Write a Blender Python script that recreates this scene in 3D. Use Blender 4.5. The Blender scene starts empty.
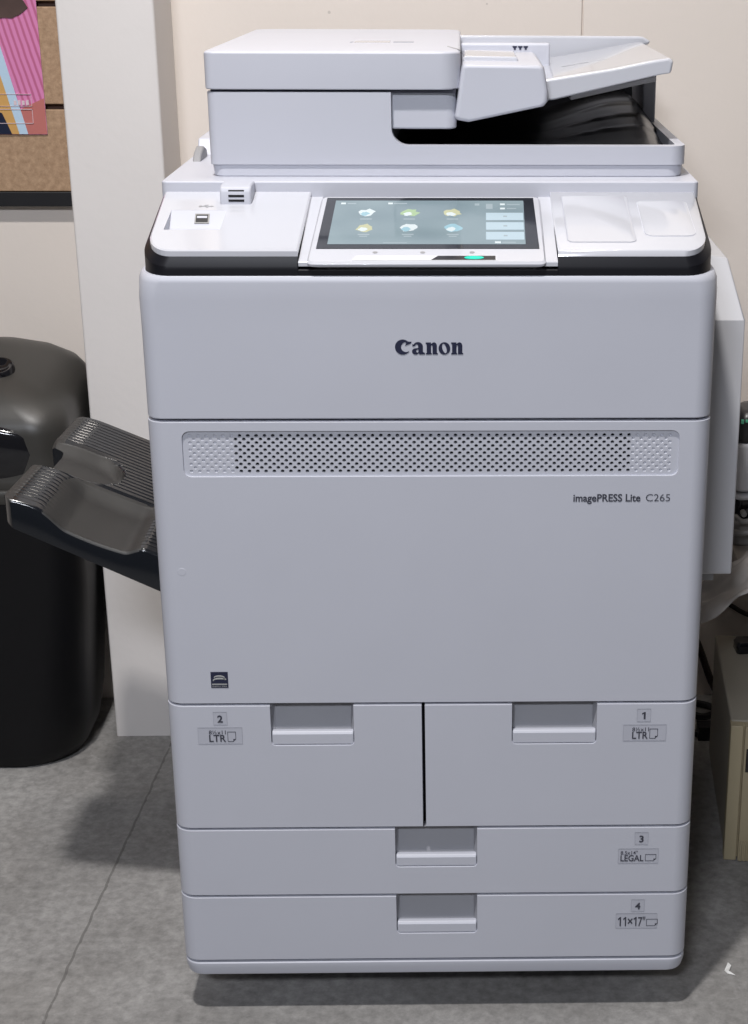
import bpy, bmesh, math, random
from math import sin, cos, pi, radians, exp
from mathutils import Matrix, Vector
from mathutils.geometry import tessellate_polygon

SC = bpy.context.scene
COL = SC.collection
random.seed(4)

# ------------------------------------------------------------------ materials
def nt(m):
    m.use_nodes = True
    t = m.node_tree
    return t, t.nodes['Principled BSDF']

def mat(name, col, rough=.45, metal=0., spec=.5, coat=0., bump=None, emit=None, es=0., trans=0., alpha=1., speck=0.):
    m = bpy.data.materials.new(name)
    t, b = nt(m)
    b.inputs['Base Color'].default_value = (*col, 1)
    b.inputs['Roughness'].default_value = rough
    b.inputs['Metallic'].default_value = metal
    b.inputs['Specular IOR Level'].default_value = spec
    b.inputs['Coat Weight'].default_value = coat
    b.inputs['Coat Roughness'].default_value = .045
    b.inputs['Transmission Weight'].default_value = trans
    b.inputs['Alpha'].default_value = alpha
    if emit:
        b.inputs['Emission Color'].default_value = (*emit, 1)
        b.inputs['Emission Strength'].default_value = es
    tc = t.nodes.new('ShaderNodeTexCoord')
    if bump:
        n = t.nodes.new('ShaderNodeTexNoise'); n.inputs['Scale'].default_value = bump[0]
        n.inputs['Detail'].default_value = 3
        bp = t.nodes.new('ShaderNodeBump'); bp.inputs['Strength'].default_value = bump[1]
        bp.inputs['Distance'].default_value = .001
        t.links.new(tc.outputs['Object'], n.inputs['Vector'])
        t.links.new(n.outputs['Fac'], bp.inputs['Height'])
        t.links.new(bp.outputs['Normal'], b.inputs['Normal'])
    if speck:
        n2 = t.nodes.new('ShaderNodeTexNoise'); n2.inputs['Scale'].default_value = 9
        n2.inputs['Detail'].default_value = 5
        r = t.nodes.new('ShaderNodeValToRGB')
        r.color_ramp.elements[0].position = .3; r.color_ramp.elements[1].position = .7
        r.color_ramp.elements[0].color = (*[c * (1 - speck) for c in col], 1)
        r.color_ramp.elements[1].color = (*[min(1, c * (1 + speck)) for c in col], 1)
        t.links.new(tc.outputs['Object'], n2.inputs['Vector'])
        t.links.new(n2.outputs['Fac'], r.inputs['Fac'])
        t.links.new(r.outputs['Color'], b.inputs['Base Color'])
    return m

M = {}
M['white'] = mat('white_plastic', (.53, .543, .605), .42, bump=(1400, .05), speck=.012)
M['white2'] = mat('white_plastic_feeder', (.56, .57, .63), .40, bump=(1400, .04), speck=.01)
M['gloss'] = mat('glossy_white_plastic', (.565, .575, .62), .16, coat=.5, speck=.008)
M['inner'] = mat('grey_inner_plastic', (.30, .30, .31), .5, speck=.03)
M['recess'] = mat('shaded_recess_plastic', (.33, .335, .365), .45, speck=.02)  # panel plastic greyed, shade of the grip recesses put into the colour
M['gap_shade'] = mat('dark_gap_shade', (.03, .03, .045), .6, speck=.05)  # dark colour standing in for shade inside gaps and vent holes
M['sidegrey'] = mat('pale_grey_plastic', (.54, .54, .56), .42, speck=.012)
M['band'] = mat('black_band_plastic', (.009, .009, .012), .42, spec=.25, speck=.1)
M['black'] = mat('black_plastic', (.012, .012, .014), .35, speck=.1)
M['blackgloss'] = mat('black_gloss_plastic', (.008, .008, .010), .12, speck=.1)
M['tray'] = mat('charcoal_tray_plastic', (.008, .0095, .0125), .15, spec=.45, speck=.06)
M['traymatt'] = mat('charcoal_tray_matt_hollow', (.028, .0275, .0265), .48, bump=(1500, .2), speck=.05)
M['ink'] = mat('dark_blue_ink', (.012, .015, .045), .5, speck=.05)
M['ink2'] = mat('grey_ink', (.045, .047, .065), .5, speck=.05)
M['label'] = mat('clear_label_film', (.475, .487, .548), .34, speck=.02)
M['labeledge'] = mat('label_edge', (.41, .42, .475), .4, speck=.02)
M['lightmark'] = mat('silver_print', (.42, .43, .42), .4, speck=.03)
M['glass'] = mat('screen_border_glass', (.018, .02, .026), .08, coat=.4, speck=.05)
M['deliver'] = mat('black_tray_plastic', (.009, .009, .010), .27, spec=.3, speck=.1)
M['chrome'] = mat('bright_strip_metal', (.86, .87, .90), .22, metal=.35, speck=.02)
M['led'] = mat('green_led', (.0, .25, .18), .3, emit=(.0, .85, .6), es=.7, speck=.02)
M['rubber'] = mat('caster_rubber', (.012, .012, .012), .6, speck=.1)
M['steel'] = mat('caster_steel', (.25, .25, .26), .35, metal=.9, speck=.04)
M['port'] = mat('port_metal', (.35, .35, .35), .3, metal=.9, speck=.04)

def ui(name, col, e=1.):
    return mat(name, (.02, .02, .02), .12, emit=col, es=e, speck=.02)
M['u_bg'] = None
M['u_white'] = ui('display_white', (.80, .88, .90))
M['u_pale'] = ui('display_pale_button', (.56, .70, .78))
M['u_yel'] = ui('display_yellow', (.62, .62, .38))
M['u_grn'] = ui('display_green', (.45, .62, .35))
M['u_blu'] = ui('display_blue', (.38, .62, .72))
M['u_line'] = ui('display_text', (.42, .50, .54))

def screen_mat():
    m = bpy.data.materials.new('display_background'); t, b = nt(m)
    b.inputs['Base Color'].default_value = (.02, .02, .025, 1); b.inputs['Roughness'].default_value = .1
    tc = t.nodes.new('ShaderNodeTexCoord'); n = t.nodes.new('ShaderNodeTexNoise')
    n.inputs['Scale'].default_value = 14; n.inputs['Detail'].default_value = 1
    r = t.nodes.new('ShaderNodeValToRGB')
    r.color_ramp.elements[0].position = .3; r.color_ramp.elements[1].position = .7
    r.color_ramp.elements[0].color = (.23, .31, .345, 1); r.color_ramp.elements[1].color = (.31, .40, .43, 1)
    t.links.new(tc.outputs['Object'], n.inputs['Vector']); t.links.new(n.outputs['Fac'], r.inputs['Fac'])
    t.links.new(r.outputs['Color'], b.inputs['Emission Color']); b.inputs['Emission Strength'].default_value = 1
    return m
M['u_bg'] = screen_mat()

def wall_mat(name, c1, c2, rough=.6, scale=2.5):
    m = bpy.data.materials.new(name); t, b = nt(m)
    b.inputs['Roughness'].default_value = rough
    tc = t.nodes.new('ShaderNodeTexCoord')
    n = t.nodes.new('ShaderNodeTexNoise'); n.inputs['Scale'].default_value = scale; n.inputs['Detail'].default_value = 4
    r = t.nodes.new('ShaderNodeValToRGB')
    r.color_ramp.elements[0].position = .35; r.color_ramp.elements[1].position = .65
    r.color_ramp.elements[0].color = (*c1, 1); r.color_ramp.elements[1].color = (*c2, 1)
    # small dark scuffs
    v = t.nodes.new('ShaderNodeTexVoronoi'); v.inputs['Scale'].default_value = 7
    th = t.nodes.new('ShaderNodeMath'); th.operation = 'LESS_THAN'; th.inputs[1].default_value = .016
    mx = t.nodes.new('ShaderNodeMix'); mx.data_type = 'RGBA'; mx.inputs[7].default_value = (*[c * .78 for c in c1], 1)
    t.links.new(tc.outputs['Object'], n.inputs['Vector']); t.links.new(tc.outputs['Object'], v.inputs['Vector'])
    t.links.new(n.outputs['Fac'], r.inputs['Fac']); t.links.new(v.outputs['Distance'], th.inputs[0])
    t.links.new(th.outputs[0], mx.inputs[0]); t.links.new(r.outputs['Color'], mx.inputs[6])
    t.links.new(mx.outputs[2], b.inputs['Base Color'])
    n2 = t.nodes.new('ShaderNodeTexNoise'); n2.inputs['Scale'].default_value = 90; n2.inputs['Detail'].default_value = 3
    bp = t.nodes.new('ShaderNodeBump'); bp.inputs['Strength'].default_value = .12; bp.inputs['Distance'].default_value = .002
    t.links.new(tc.outputs['Object'], n2.inputs['Vector']); t.links.new(n2.outputs['Fac'], bp.inputs['Height'])
    t.links.new(bp.outputs['Normal'], b.inputs['Normal'])
    return m
M['wall'] = wall_mat('cream_painted_wall', (.76, .69, .625), (.79, .72, .655))
M['pillar'] = wall_mat('pale_painted_column', (.76, .725, .70), (.79, .755, .73))

def floor_mat():
    m = bpy.data.materials.new('worn_concrete_floor'); t, b = nt(m)
    N = t.nodes.new; L = t.links.new
    tc = N('ShaderNodeTexCoord')
    n1 = N('ShaderNodeTexNoise'); n1.inputs['Scale'].default_value = 3.2; n1.inputs['Detail'].default_value = 6; n1.inputs['Roughness'].default_value = .65
    n2 = N('ShaderNodeTexNoise'); n2.inputs['Scale'].default_value = 70; n2.inputs['Detail'].default_value = 6; n2.inputs['Roughness'].default_value = .7
    L(tc.outputs['Object'], n1.inputs['Vector']); L(tc.outputs['Object'], n2.inputs['Vector'])
    r1 = N('ShaderNodeValToRGB')
    r1.color_ramp.elements[0].position = .32; r1.color_ramp.elements[1].position = .7
    r1.color_ramp.elements[0].color = (.200, .193, .184, 1); r1.color_ramp.elements[1].color = (.385, .377, .367, 1)
    L(n1.outputs['Fac'], r1.inputs['Fac'])
    r2 = N('ShaderNodeValToRGB')
    r2.color_ramp.elements[0].position = .33; r2.color_ramp.elements[1].position = .68
    r2.color_ramp.elements[0].color = (.70, .70, .70, 1); r2.color_ramp.elements[1].color = (1.18, 1.18, 1.18, 1)
    L(n2.outputs['Fac'], r2.inputs['Fac'])
    mul = N('ShaderNodeMix'); mul.data_type = 'RGBA'; mul.blend_type = 'MULTIPLY'; mul.inputs[0].default_value = 1
    L(r1.outputs['Color'], mul.inputs[6]); L(r2.outputs['Color'], mul.inputs[7])
    # seam joints, slightly rotated and ragged
    mp = N('ShaderNodeMapping'); mp.inputs['Rotation'].default_value = (0, 0, radians(2.6))
    L(tc.outputs['Object'], mp.inputs['Vector'])
    sx = N('ShaderNodeSeparateXYZ'); L(mp.outputs['Vector'], sx.inputs[0])
    n3 = N('ShaderNodeTexNoise'); n3.inputs['Scale'].default_value = 35; L(tc.outputs['Object'], n3.inputs['Vector'])
    ad = N('ShaderNodeMath'); ad.operation = 'MULTIPLY_ADD'; ad.inputs[1].default_value = .006; L(n3.outputs['Fac'], ad.inputs[0]); L(sx.outputs['X'], ad.inputs[2])
    of = N('ShaderNodeMath'); of.operation = 'ADD'; of.inputs[1].default_value = .466; L(ad.outputs[0], of.inputs[0])
    pp = N('ShaderNodeMath'); pp.operation = 'PINGPONG'; pp.inputs[1].default_value = .46; L(of.outputs[0], pp.inputs[0])
    lt = N('ShaderNodeMath'); lt.operation = 'LESS_THAN'; lt.inputs[1].default_value = .0017; L(pp.outputs[0], lt.inputs[0])
    mx = N('ShaderNodeMix'); mx.data_type = 'RGBA'; mx.inputs[7].default_value = (.06, .057, .053, 1)
    sc = N('ShaderNodeMath'); sc.operation = 'MULTIPLY'; sc.inputs[1].default_value = .5; L(lt.outputs[0], sc.inputs[0])
    L(sc.outputs[0], mx.inputs[0]); L(mul.outputs[2], mx.inputs[6])
    # pale scrapes
    v = N('ShaderNodeTexNoise'); v.inputs['Scale'].default_value = 22; v.inputs['Detail'].default_value = 8; v.inputs['Distortion'].default_value = 2.5
    L(tc.outputs['Object'], v.inputs['Vector'])
    r3 = N('ShaderNodeValToRGB'); r3.color_ramp.elements[0].position = .62; r3.color_ramp.elements[1].position = .80
    L(v.outputs['Fac'], r3.inputs['Fac'])
    mx2 = N('ShaderNodeMix'); mx2.data_type = 'RGBA'; mx2.inputs[7].default_value = (.40, .39, .38, 1)
    s2 = N('ShaderNodeMath'); s2.operation = 'MULTIPLY'; s2.inputs[1].default_value = .6; L(r3.outputs['Color'], s2.inputs[0])
    L(s2.outputs[0], mx2.inputs[0]); L(mx.outputs[2], mx2.inputs[6])
    L(mx2.outputs[2], b.inputs['Base Color'])
    b.inputs['Roughness'].default_value = .62
    bp = N('ShaderNodeBump'); bp.inputs['Strength'].default_value = .25; bp.inputs['Distance'].default_value = .002
    L(n2.outputs['Fac'], bp.inputs['Height']); L(bp.outputs['Normal'], b.inputs['Normal'])
    return m
M['floor'] = floor_mat()

def board_mat():
    m = bpy.data.materials.new('brown_hardboard'); t, b = nt(m)
    tc = t.nodes.new('ShaderNodeTexCoord'); n = t.nodes.new('ShaderNodeTexNoise')
    n.inputs['Scale'].default_value = 120; n.inputs['Detail'].default_value = 5; n.inputs['Roughness'].default_value = .75
    r = t.nodes.new('ShaderNodeValToRGB')
    r.color_ramp.elements[0].position = .3; r.color_ramp.elements[1].position = .72
    r.color_ramp.elements[0].color = (.30, .185, .105, 1); r.color_ramp.elements[1].color = (.52, .35, .22, 1)
    t.links.new(tc.outputs['Object'], n.inputs['Vector']); t.links.new(n.outputs['Fac'], r.inputs['Fac'])
    t.links.new(r.outputs['Color'], b.inputs['Base Color']); b.inputs['Roughness'].default_value = .6
    return m
M['board'] = board_mat()
M['groove'] = mat('dark_brown_groove', (.06, .025, .015), .6, speck=.1)
M['trim'] = mat('black_trim', (.012, .012, .014), .4, speck=.1)
M['lid'] = mat('charcoal_lid_plastic', (.040, .038, .034), .38, bump=(900, .15), speck=.05)
M['binblack'] = mat('black_bin_plastic', (.004, .004, .005), .50, spec=.25, bump=(700, .1), speck=.08)
M['beige'] = mat('yellowed_beige_plastic', (.40, .34, .22), .5, bump=(900, .1), speck=.03)
M['beigetop'] = mat('grey_beige_painted_steel', (.36, .33, .27), .5, bump=(900, .1), speck=.03)
M['machine'] = mat('white_machine_plastic', (.62, .62, .64), .4, speck=.02)
M['machinegrey'] = mat('grey_machine_plastic', (.25, .24, .23), .4, speck=.04)
M['tabletop'] = mat('worn_tabletop', (.34, .30, .26), .5, speck=.06)
M['scrap'] = mat('white_paper', (.75, .75, .73), .7, speck=.02)
M['cable'] = mat('dark_cable', (.03, .02, .017), .5, speck=.08)
M['greenprint'] = mat('green_print', (.10, .45, .28), .5, speck=.03)

def film_mat():
    m = bpy.data.materials.new('cloudy_plastic_film'); t, b = nt(m)
    tc = t.nodes.new('ShaderNodeTexCoord'); n = t.nodes.new('ShaderNodeTexNoise')
    n.inputs['Scale'].default_value = 16; n.inputs['Detail'].default_value = 3
    r = t.nodes.new('ShaderNodeValToRGB')
    r.color_ramp.elements[0].position = .3; r.color_ramp.elements[1].position = .75
    r.color_ramp.elements[0].color = (.55,) * 3 + (1,); r.color_ramp.elements[1].color = (.9,) * 3 + (1,)
    t.links.new(tc.outputs['Object'], n.inputs['Vector']); t.links.new(n.outputs['Fac'], r.inputs['Fac'])
    t.links.new(r.outputs['Color'], b.inputs['Alpha'])
    b.inputs['Base Color'].default_value = (.66, .62, .58, 1); b.inputs['Roughness'].default_value = .25
    return m
M['film'] = film_mat()

# poster inks
M['p_pink'] = None
def poster_pink():
    m = bpy.data.materials.new('poster_pink_pleats'); t, b = nt(m)
    tc = t.nodes.new('ShaderNodeTexCoord'); mp = t.nodes.new('ShaderNodeMapping')
    mp.inputs['Rotation'].default_value = (0, radians(15), 0)
    w = t.nodes.new('ShaderNodeTexWave'); w.bands_direction = 'X'; w.inputs['Scale'].default_value = 36; w.inputs['Distortion'].default_value = .8
    r = t.nodes.new('ShaderNodeValToRGB')
    r.color_ramp.elements[0].color = (.52, .14, .27, 1); r.color_ramp.elements[1].color = (.72, .25, .48, 1)
    r.color_ramp.elements[0].position = .1; r.color_ramp.elements[1].position = .6
    t.links.new(tc.outputs['Object'], mp.inputs['Vector']); t.links.new(mp.outputs['Vector'], w.inputs['Vector'])
    t.links.new(w.outputs['Color'], r.inputs['Fac']); t.links.new(r.outputs['Color'], b.inputs['Base Color'])
    b.inputs['Roughness'].default_value = .3
    return m
M['p_pink'] = poster_pink()
M['p_blue'] = mat('poster_light_blue', (.50, .66, .80), .3, speck=.03)
M['p_orange'] = mat('poster_orange', (.62, .36, .12), .3, speck=.06)
M['p_navy'] = mat('poster_navy', (.015, .02, .045), .3, speck=.06)
M['p_hair'] = mat('poster_brown_curls', (.10, .06, .05), .4, speck=.5)
M['p_red'] = mat('poster_coral', (.50, .17, .15), .3, speck=.10)
M['p_line'] = mat('poster_white_lines', (.72, .58, .62), .3, speck=.02)
M['p_paper'] = mat('poster_paper_edge', (.6, .58, .55), .5, speck=.02)

# ------------------------------------------------------------------ helpers
def obj(name, bm, mats, parent=None, bev=0., seg=2, smooth=True, ang=35, kind=None, label=None, wn=False):
    if not isinstance(mats, (list, tuple)): mats = [mats]
    me = bpy.data.meshes.new(name)
    bmesh.ops.recalc_face_normals(bm, faces=bm.faces[:])
    bm.to_mesh(me); bm.free()
    for m in mats: me.materials.append(m)
    if smooth:
        for p in me.polygons: p.use_smooth = True
        me.set_sharp_from_angle(angle=radians(ang))
    o = bpy.data.objects.new(name, me)
    COL.objects.link(o)
    if bev:
        b = o.modifiers.new('bevel', 'BEVEL'); b.width = bev; b.segments = seg
        b.limit_method = 'ANGLE'; b.angle_limit = radians(40)
        for p in me.polygons: p.use_smooth = True
        w = o.modifiers.new('wn', 'WEIGHTED_NORMAL'); w.keep_sharp = True
    if wn:
        w = o.modifiers.new('wn', 'WEIGHTED_NORMAL'); w.keep_sharp = True; w.weight = 90
    if parent is not None:
        o.parent = parent
        if parent.type == 'EMPTY':
            o.matrix_parent_inverse = Matrix.Translation(parent.location).inverted() if parent.rotation_euler.z == 0 else \
                (Matrix.Translation(parent.location) @ Matrix.Rotation(parent.rotation_euler.z, 4, 'Z')).inverted()
    if kind: o['kind'] = kind
    if label: o['label'] = label
    return o

def thing(name, label, cat, loc=(0, 0, 0), group=None):
    o = bpy.data.objects.new(name, None); COL.objects.link(o)
    o.location = loc; o.empty_display_size = .05
    o['label'] = label; o['category'] = cat
    if group: o['group'] = group
    return o

def tag(o, label, cat, group=None):
    o['label'] = label; o['category'] = cat
    if group: o['group'] = group
    return o

def new(): return bmesh.new()

def box(bm, x0, x1, y0, y1, z0, z1, mi=0, mtx=None):
    vs = [Vector((x, y, z)) for z in (z0, z1) for y in (y0, y1) for x in (x0, x1)]
    if mtx: vs = [mtx @ v for v in vs]
    v = [bm.verts.new(p) for p in vs]
    for f in ((0, 2, 3, 1), (4, 5, 7, 6), (0, 1, 5, 4), (2, 6, 7, 3), (0, 4, 6, 2), (1, 3, 7, 5)):
        fc = bm.faces.new([v[i] for i in f]); fc.material_index = mi
    return v

def loft(bm, rings, cap=True, mi=0):
    R = [[bm.verts.new(p) for p in r] for r in rings]
    n = len(R[0])
    for a, b in zip(R, R[1:]):
        for i in range(n):
            j = (i + 1) % n
            f = bm.faces.new((a[i], a[j], b[j], b[i])); f.material_index = mi
    if cap:
        f = bm.faces.new(R[0][::-1]); f.material_index = mi
        f = bm.faces.new(R[-1]); f.material_index = mi
    return R

def prism(bm, pts, axis, a0, a1, mi=0):
    """extrude a 2-D outline along an axis; pts are the two other coordinates in xyz order"""
    def p3(p, a):
        return {'x': (a, p[0], p[1]), 'y': (p[0], a, p[1]), 'z': (p[0], p[1], a)}[axis]
    loft(bm, [[p3(p, a0) for p in pts], [p3(p, a1) for p in pts]], True, mi)

def rrect(x0, x1, y0, y1, r, n=5):
    if not isinstance(r, (list, tuple)): r = [r] * 4
    out = []
    for (cx, cy, a, rr) in ((x0, y0, 180, r[0]), (x1, y0, 270, r[1]), (x1, y1, 0, r[2]), (x0, y1, 90, r[3])):
        sx = cx + (rr if cx == x0 else -rr); sy = cy + (rr if cy == y0 else -rr)
        if rr < 1e-6: out.append((cx, cy)); continue
        for k in range(n + 1):
            t = radians(a + 90 * k / n)
            out.append((sx + rr * cos(t), sy + rr * sin(t)))
    return out

def cyl(bm, c, axis, r0, r1, h, n=24, mi=0):
    ring = lambda a, r: [{'x': (c[0] + a, c[1] + r * cos(t), c[2] + r * sin(t)), 'y': (c[0] + r * cos(t), c[1] + a, c[2] + r * sin(t)),
                          'z': (c[0] + r * cos(t), c[1] + r * sin(t), c[2] + a)}[axis] for t in [2 * pi * k / n for k in range(n)]]
    loft(bm, [ring(0, r0), ring(h, r1)], True, mi)

def tube(bm, pts, r, n=8, mi=0):
    pts = [Vector(p) for p in pts]; rings = []
    for i, p in enumerate(pts):
        d = (pts[min(i + 1, len(pts) - 1)] - pts[max(i - 1, 0)]).normalized()
        u = d.cross(Vector((0, 0, 1)) if abs(d.z) < .9 else Vector((1, 0, 0))).normalized(); w = d.cross(u)
        rings.append([p + (u * cos(t) + w * sin(t)) * r for t in [2 * pi * k / n for k in range(n)]])
    loft(bm, rings, True, mi)

def spline(P, k=8):
    P = [Vector(p) for p in P]; out = []
    for i in range(len(P) - 1):
        a = P[max(i - 1, 0)]; b = P[i]; c = P[i + 1]; d = P[min(i + 2, len(P) - 1)]
        for j in range(k):
            t = j / k
            out.append(.5 * ((2 * b) + (c - a) * t + (2 * a - 5 * b + 4 * c - d) * t * t + (3 * b - a - 3 * c + d) * t ** 3))
    out.append(P[-1]); return out

def poly2d(bm, loops, mtx, th=.0003, mi=0):
    """flat filled shape with holes (z = 0 plane of mtx), given a little thickness"""
    flat = [p for l in loops for p in l]
    tri = tessellate_polygon([[Vector((x, y, 0)) for x, y in l] for l in loops])
    top = [bm.verts.new(mtx @ Vector((x, y, th))) for x, y in flat]
    bot = [bm.verts.new(mtx @ Vector((x, y, 0))) for x, y in flat]
    for t in tri:
        try:
            f = bm.faces.new([top[i] for i in t]); f.material_index = mi
        except ValueError: pass
    k = 0
    for l in loops:
        n = len(l)
        for i in range(n):
            j = (i + 1) % n
            try:
                f = bm.faces.new((bot[k + i], bot[k + j], top[k + j], top[k + i])); f.material_index = mi
            except ValueError: pass
        k += n

def front(x, y, z):
    """frame whose x is right, y is up and z comes out towards the viewer on an upright front face"""
    return Matrix.Translation((x, y, z)) @ Matrix.Rotation(pi / 2, 4, 'X')

def text(bm, s, mtx, size, mi=0, width=None, bold=0., th=.0003, align='LEFT', spacing=1.):
    cu = bpy.data.curves.new('lettering', 'FONT'); cu.body = s; cu.size = 1; cu.offset = bold
    cu.extrude = 0; cu.resolution_u = 4; cu.space_character = spacing
    o = bpy.data.objects.new('lettering', cu); COL.objects.link(o)
    dg = bpy.context.evaluated_depsgraph_get(); dg.update()
    me = bpy.data.meshes.new_from_object(o.evaluated_get(dg))
    bpy.data.objects.remove(o); bpy.data.curves.remove(cu)
    xs = [v.co.x for v in me.vertices]
    w = (max(xs) - min(xs)) if xs else 1
    sx = (width / w) if width else size
    off = min(xs) if align == 'LEFT' else (min(xs) + w / 2)
    k = len(bm.verts)
    T = mtx @ Matrix.Diagonal((sx, size, 1, 1)) @ Matrix.Translation((-off, 0, th))
    vs = [bm.verts.new(T @ v.co) for v in me.vertices]
    for p in me.polygons:
        try:
            f = bm.faces.new([vs[i] for i in p.vertices]); f.material_index = mi
        except ValueError: pass
    bpy.data.meshes.remove(me)

# ------------------------------------------------------------------ setting
bm = new(); box(bm, -3.0, 3.0, -3.5, .96, -.08, 0)
obj('floor', bm, M['floor'], kind='structure')
bm = new()
box(bm, -3.0, .2135, .86, .96, 0, 2.8); box(bm, .2165, 3.0, .86, .96, 0, 2.8); box(bm, .2135, .2165, .866, .96, 0, 2.8)
obj('wall_back', bm, M['wall'], kind='structure')
bm = new(); prism(bm, rrect(-.5315, -.3945, .72, .86, [.004, .004, 0, 0], 4), 'z', 0, 2.8)
obj('wall_column', bm, M['pillar'], kind='structure')

# slatted display board with its poster
t = thing('slatwall_board', 'brown hardboard slatwall with dark grooves and black bottom trim beside the column', 'display board', (-1.0, .86, .84))
bm = new()
zs = [.862, .983, .991, 1.130, 1.138, 1.278, 1.286, 1.426, 1.434, 1.574]
for a, b in ((.862, .983), (.991, 1.130), (1.138, 1.278), (1.286, 1.426), (1.434, 1.574)):
    box(bm, -1.75, -.534, .842, .857, a, b)
obj('slat_panel', bm, M['board'], t, bev=.0012)
bm = new(); box(bm, -1.75, -.534, .853, .8597, .862, 1.574)
obj('groove_liner', bm, M['groove'], t)
bm = new(); box(bm, -1.75, -.534, .842, .8597, .839, .861)
obj('bottom_trim', bm, M['trim'], t, bev=.001)

t = thing('poster', 'glossy pink fashion poster with pale blue diagonal stripe on the brown slatwall', 'poster', (-.72, .842, .951))
def pmap(x, z): return (x, z)
F = Matrix.Translation((0, .8405, 0)) @ Matrix.Rotation(pi / 2, 4, 'X')
bm = new(); box(bm, -.86, -.5875, .8400, .8416, .947, 1.34)
obj('paper_sheet', bm, M['p_paper'], t)
bm = new()
F = Matrix.Translation((0, .8399, 0)) @ Matrix.Rotation(pi / 2, 4, 'X')
def pp(bm, loop, lay, mi=0): poly2d(bm, [loop], F, .0002 + .00025 * lay, mi)
pp(bm, [(-.86, .947), (-.5875, .947), (-.5875, 1.34), (-.86, 1.34)], 0, 0)
pp(bm, [(-.645, .9475), (-.588, .9475), (-.588, 1.000), (-.622, .985)], 1, 1)                 # coral
pp(bm, [(-.86, .9475), (-.6275, .9475), (-.653, 1.055), (-.86, 1.20)], 2, 2)           # orange
pp(bm, [(-.629, .9475), (-.616, .9475), (-.6700, 1.18), (-.6850, 1.18)], 3, 3)              # blue stripe
pp(bm, [(-.86, .9475), (-.640, .9475), (-.652, .978), (-.86, 1.06)], 4, 4)                  # navy
hair = [(-.700 + (.095 + .012 * sin(9 * a) + .007 * sin(23 * a)) * cos(a), 1.178 + (.098 + .012 * cos(11 * a)) * sin(a)) for a in [2 * pi * k / 90 for k in range(90)]]
pp(bm, hair, 5, 5)
def frame2(x0, x1, z0, z1, w=.0007):
    for q in ([(x0, z0), (x1, z0), (x1, z0 + w), (x0, z0 + w)], [(x0, z1 - w), (x1, z1 - w), (x1, z1), (x0, z1)],
              [(x0, z0), (x0 + w, z0), (x0 + w, z1), (x0, z1)], [(x1 - w, z0), (x1, z0), (x1, z1), (x1 - w, z1)]):
        pp(bm, q, 6, 6)
frame2(-.80, -.6065, .963, .984); frame2(-.80, -.6065, .988, 1.006, .0005)
for k in range(4): pp(bm, [(-.633 + .006 * k, .990), (-.629 + .006 * k, .990), (-.629 + .006 * k, .9965 + .001 * (k % 2)), (-.633 + .006 * k, .9965)], 6, 6)
obj('printed_picture', bm, [M['p_pink'], M['p_red'], M['p_orange'], M['p_blue'], M['p_navy'], M['p_hair'], M['p_line']], t, smooth=False)

# ------------------------------------------------------------------ the copier
P = thing('office_copier', 'large white multifunction office copier with touch screen and four paper drawers', 'printer', (0, .34, 0))
X = .300; RC = .020
G = .0018   # half a panel gap

def plan(xh, yb, rx, ry, y0=0., n=8):
    o = [(-xh, yb)]
    for k in range(n + 1):
        a = pi + pi / 2 * k / n
        o.append((-xh + rx + rx * cos(a), y0 + ry + ry * sin(a)))
    for k in range(n + 1):
        a = 1.5 * pi + pi / 2 * k / n
        o.append((xh - rx + rx * cos(a), y0 + ry + ry * sin(a)))
    o.append((xh, yb)); return o
def ring(pl, z): return [(x, y, z) for x, y in pl]

# main carcass and inner frame, coloured dark for the shade in the panel gaps
bm = new(); prism(bm, rrect(-.298, .298, .05, .69, .012), 'z', .056, .9)
obj('body', bm, M['white'], P, bev=.003)
bm = new(); prism(bm, plan(.2955, .05, .012, .012, .026), 'z', .060, .890)
obj('inner_frame', bm, M['gap_shade'], P)

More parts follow.
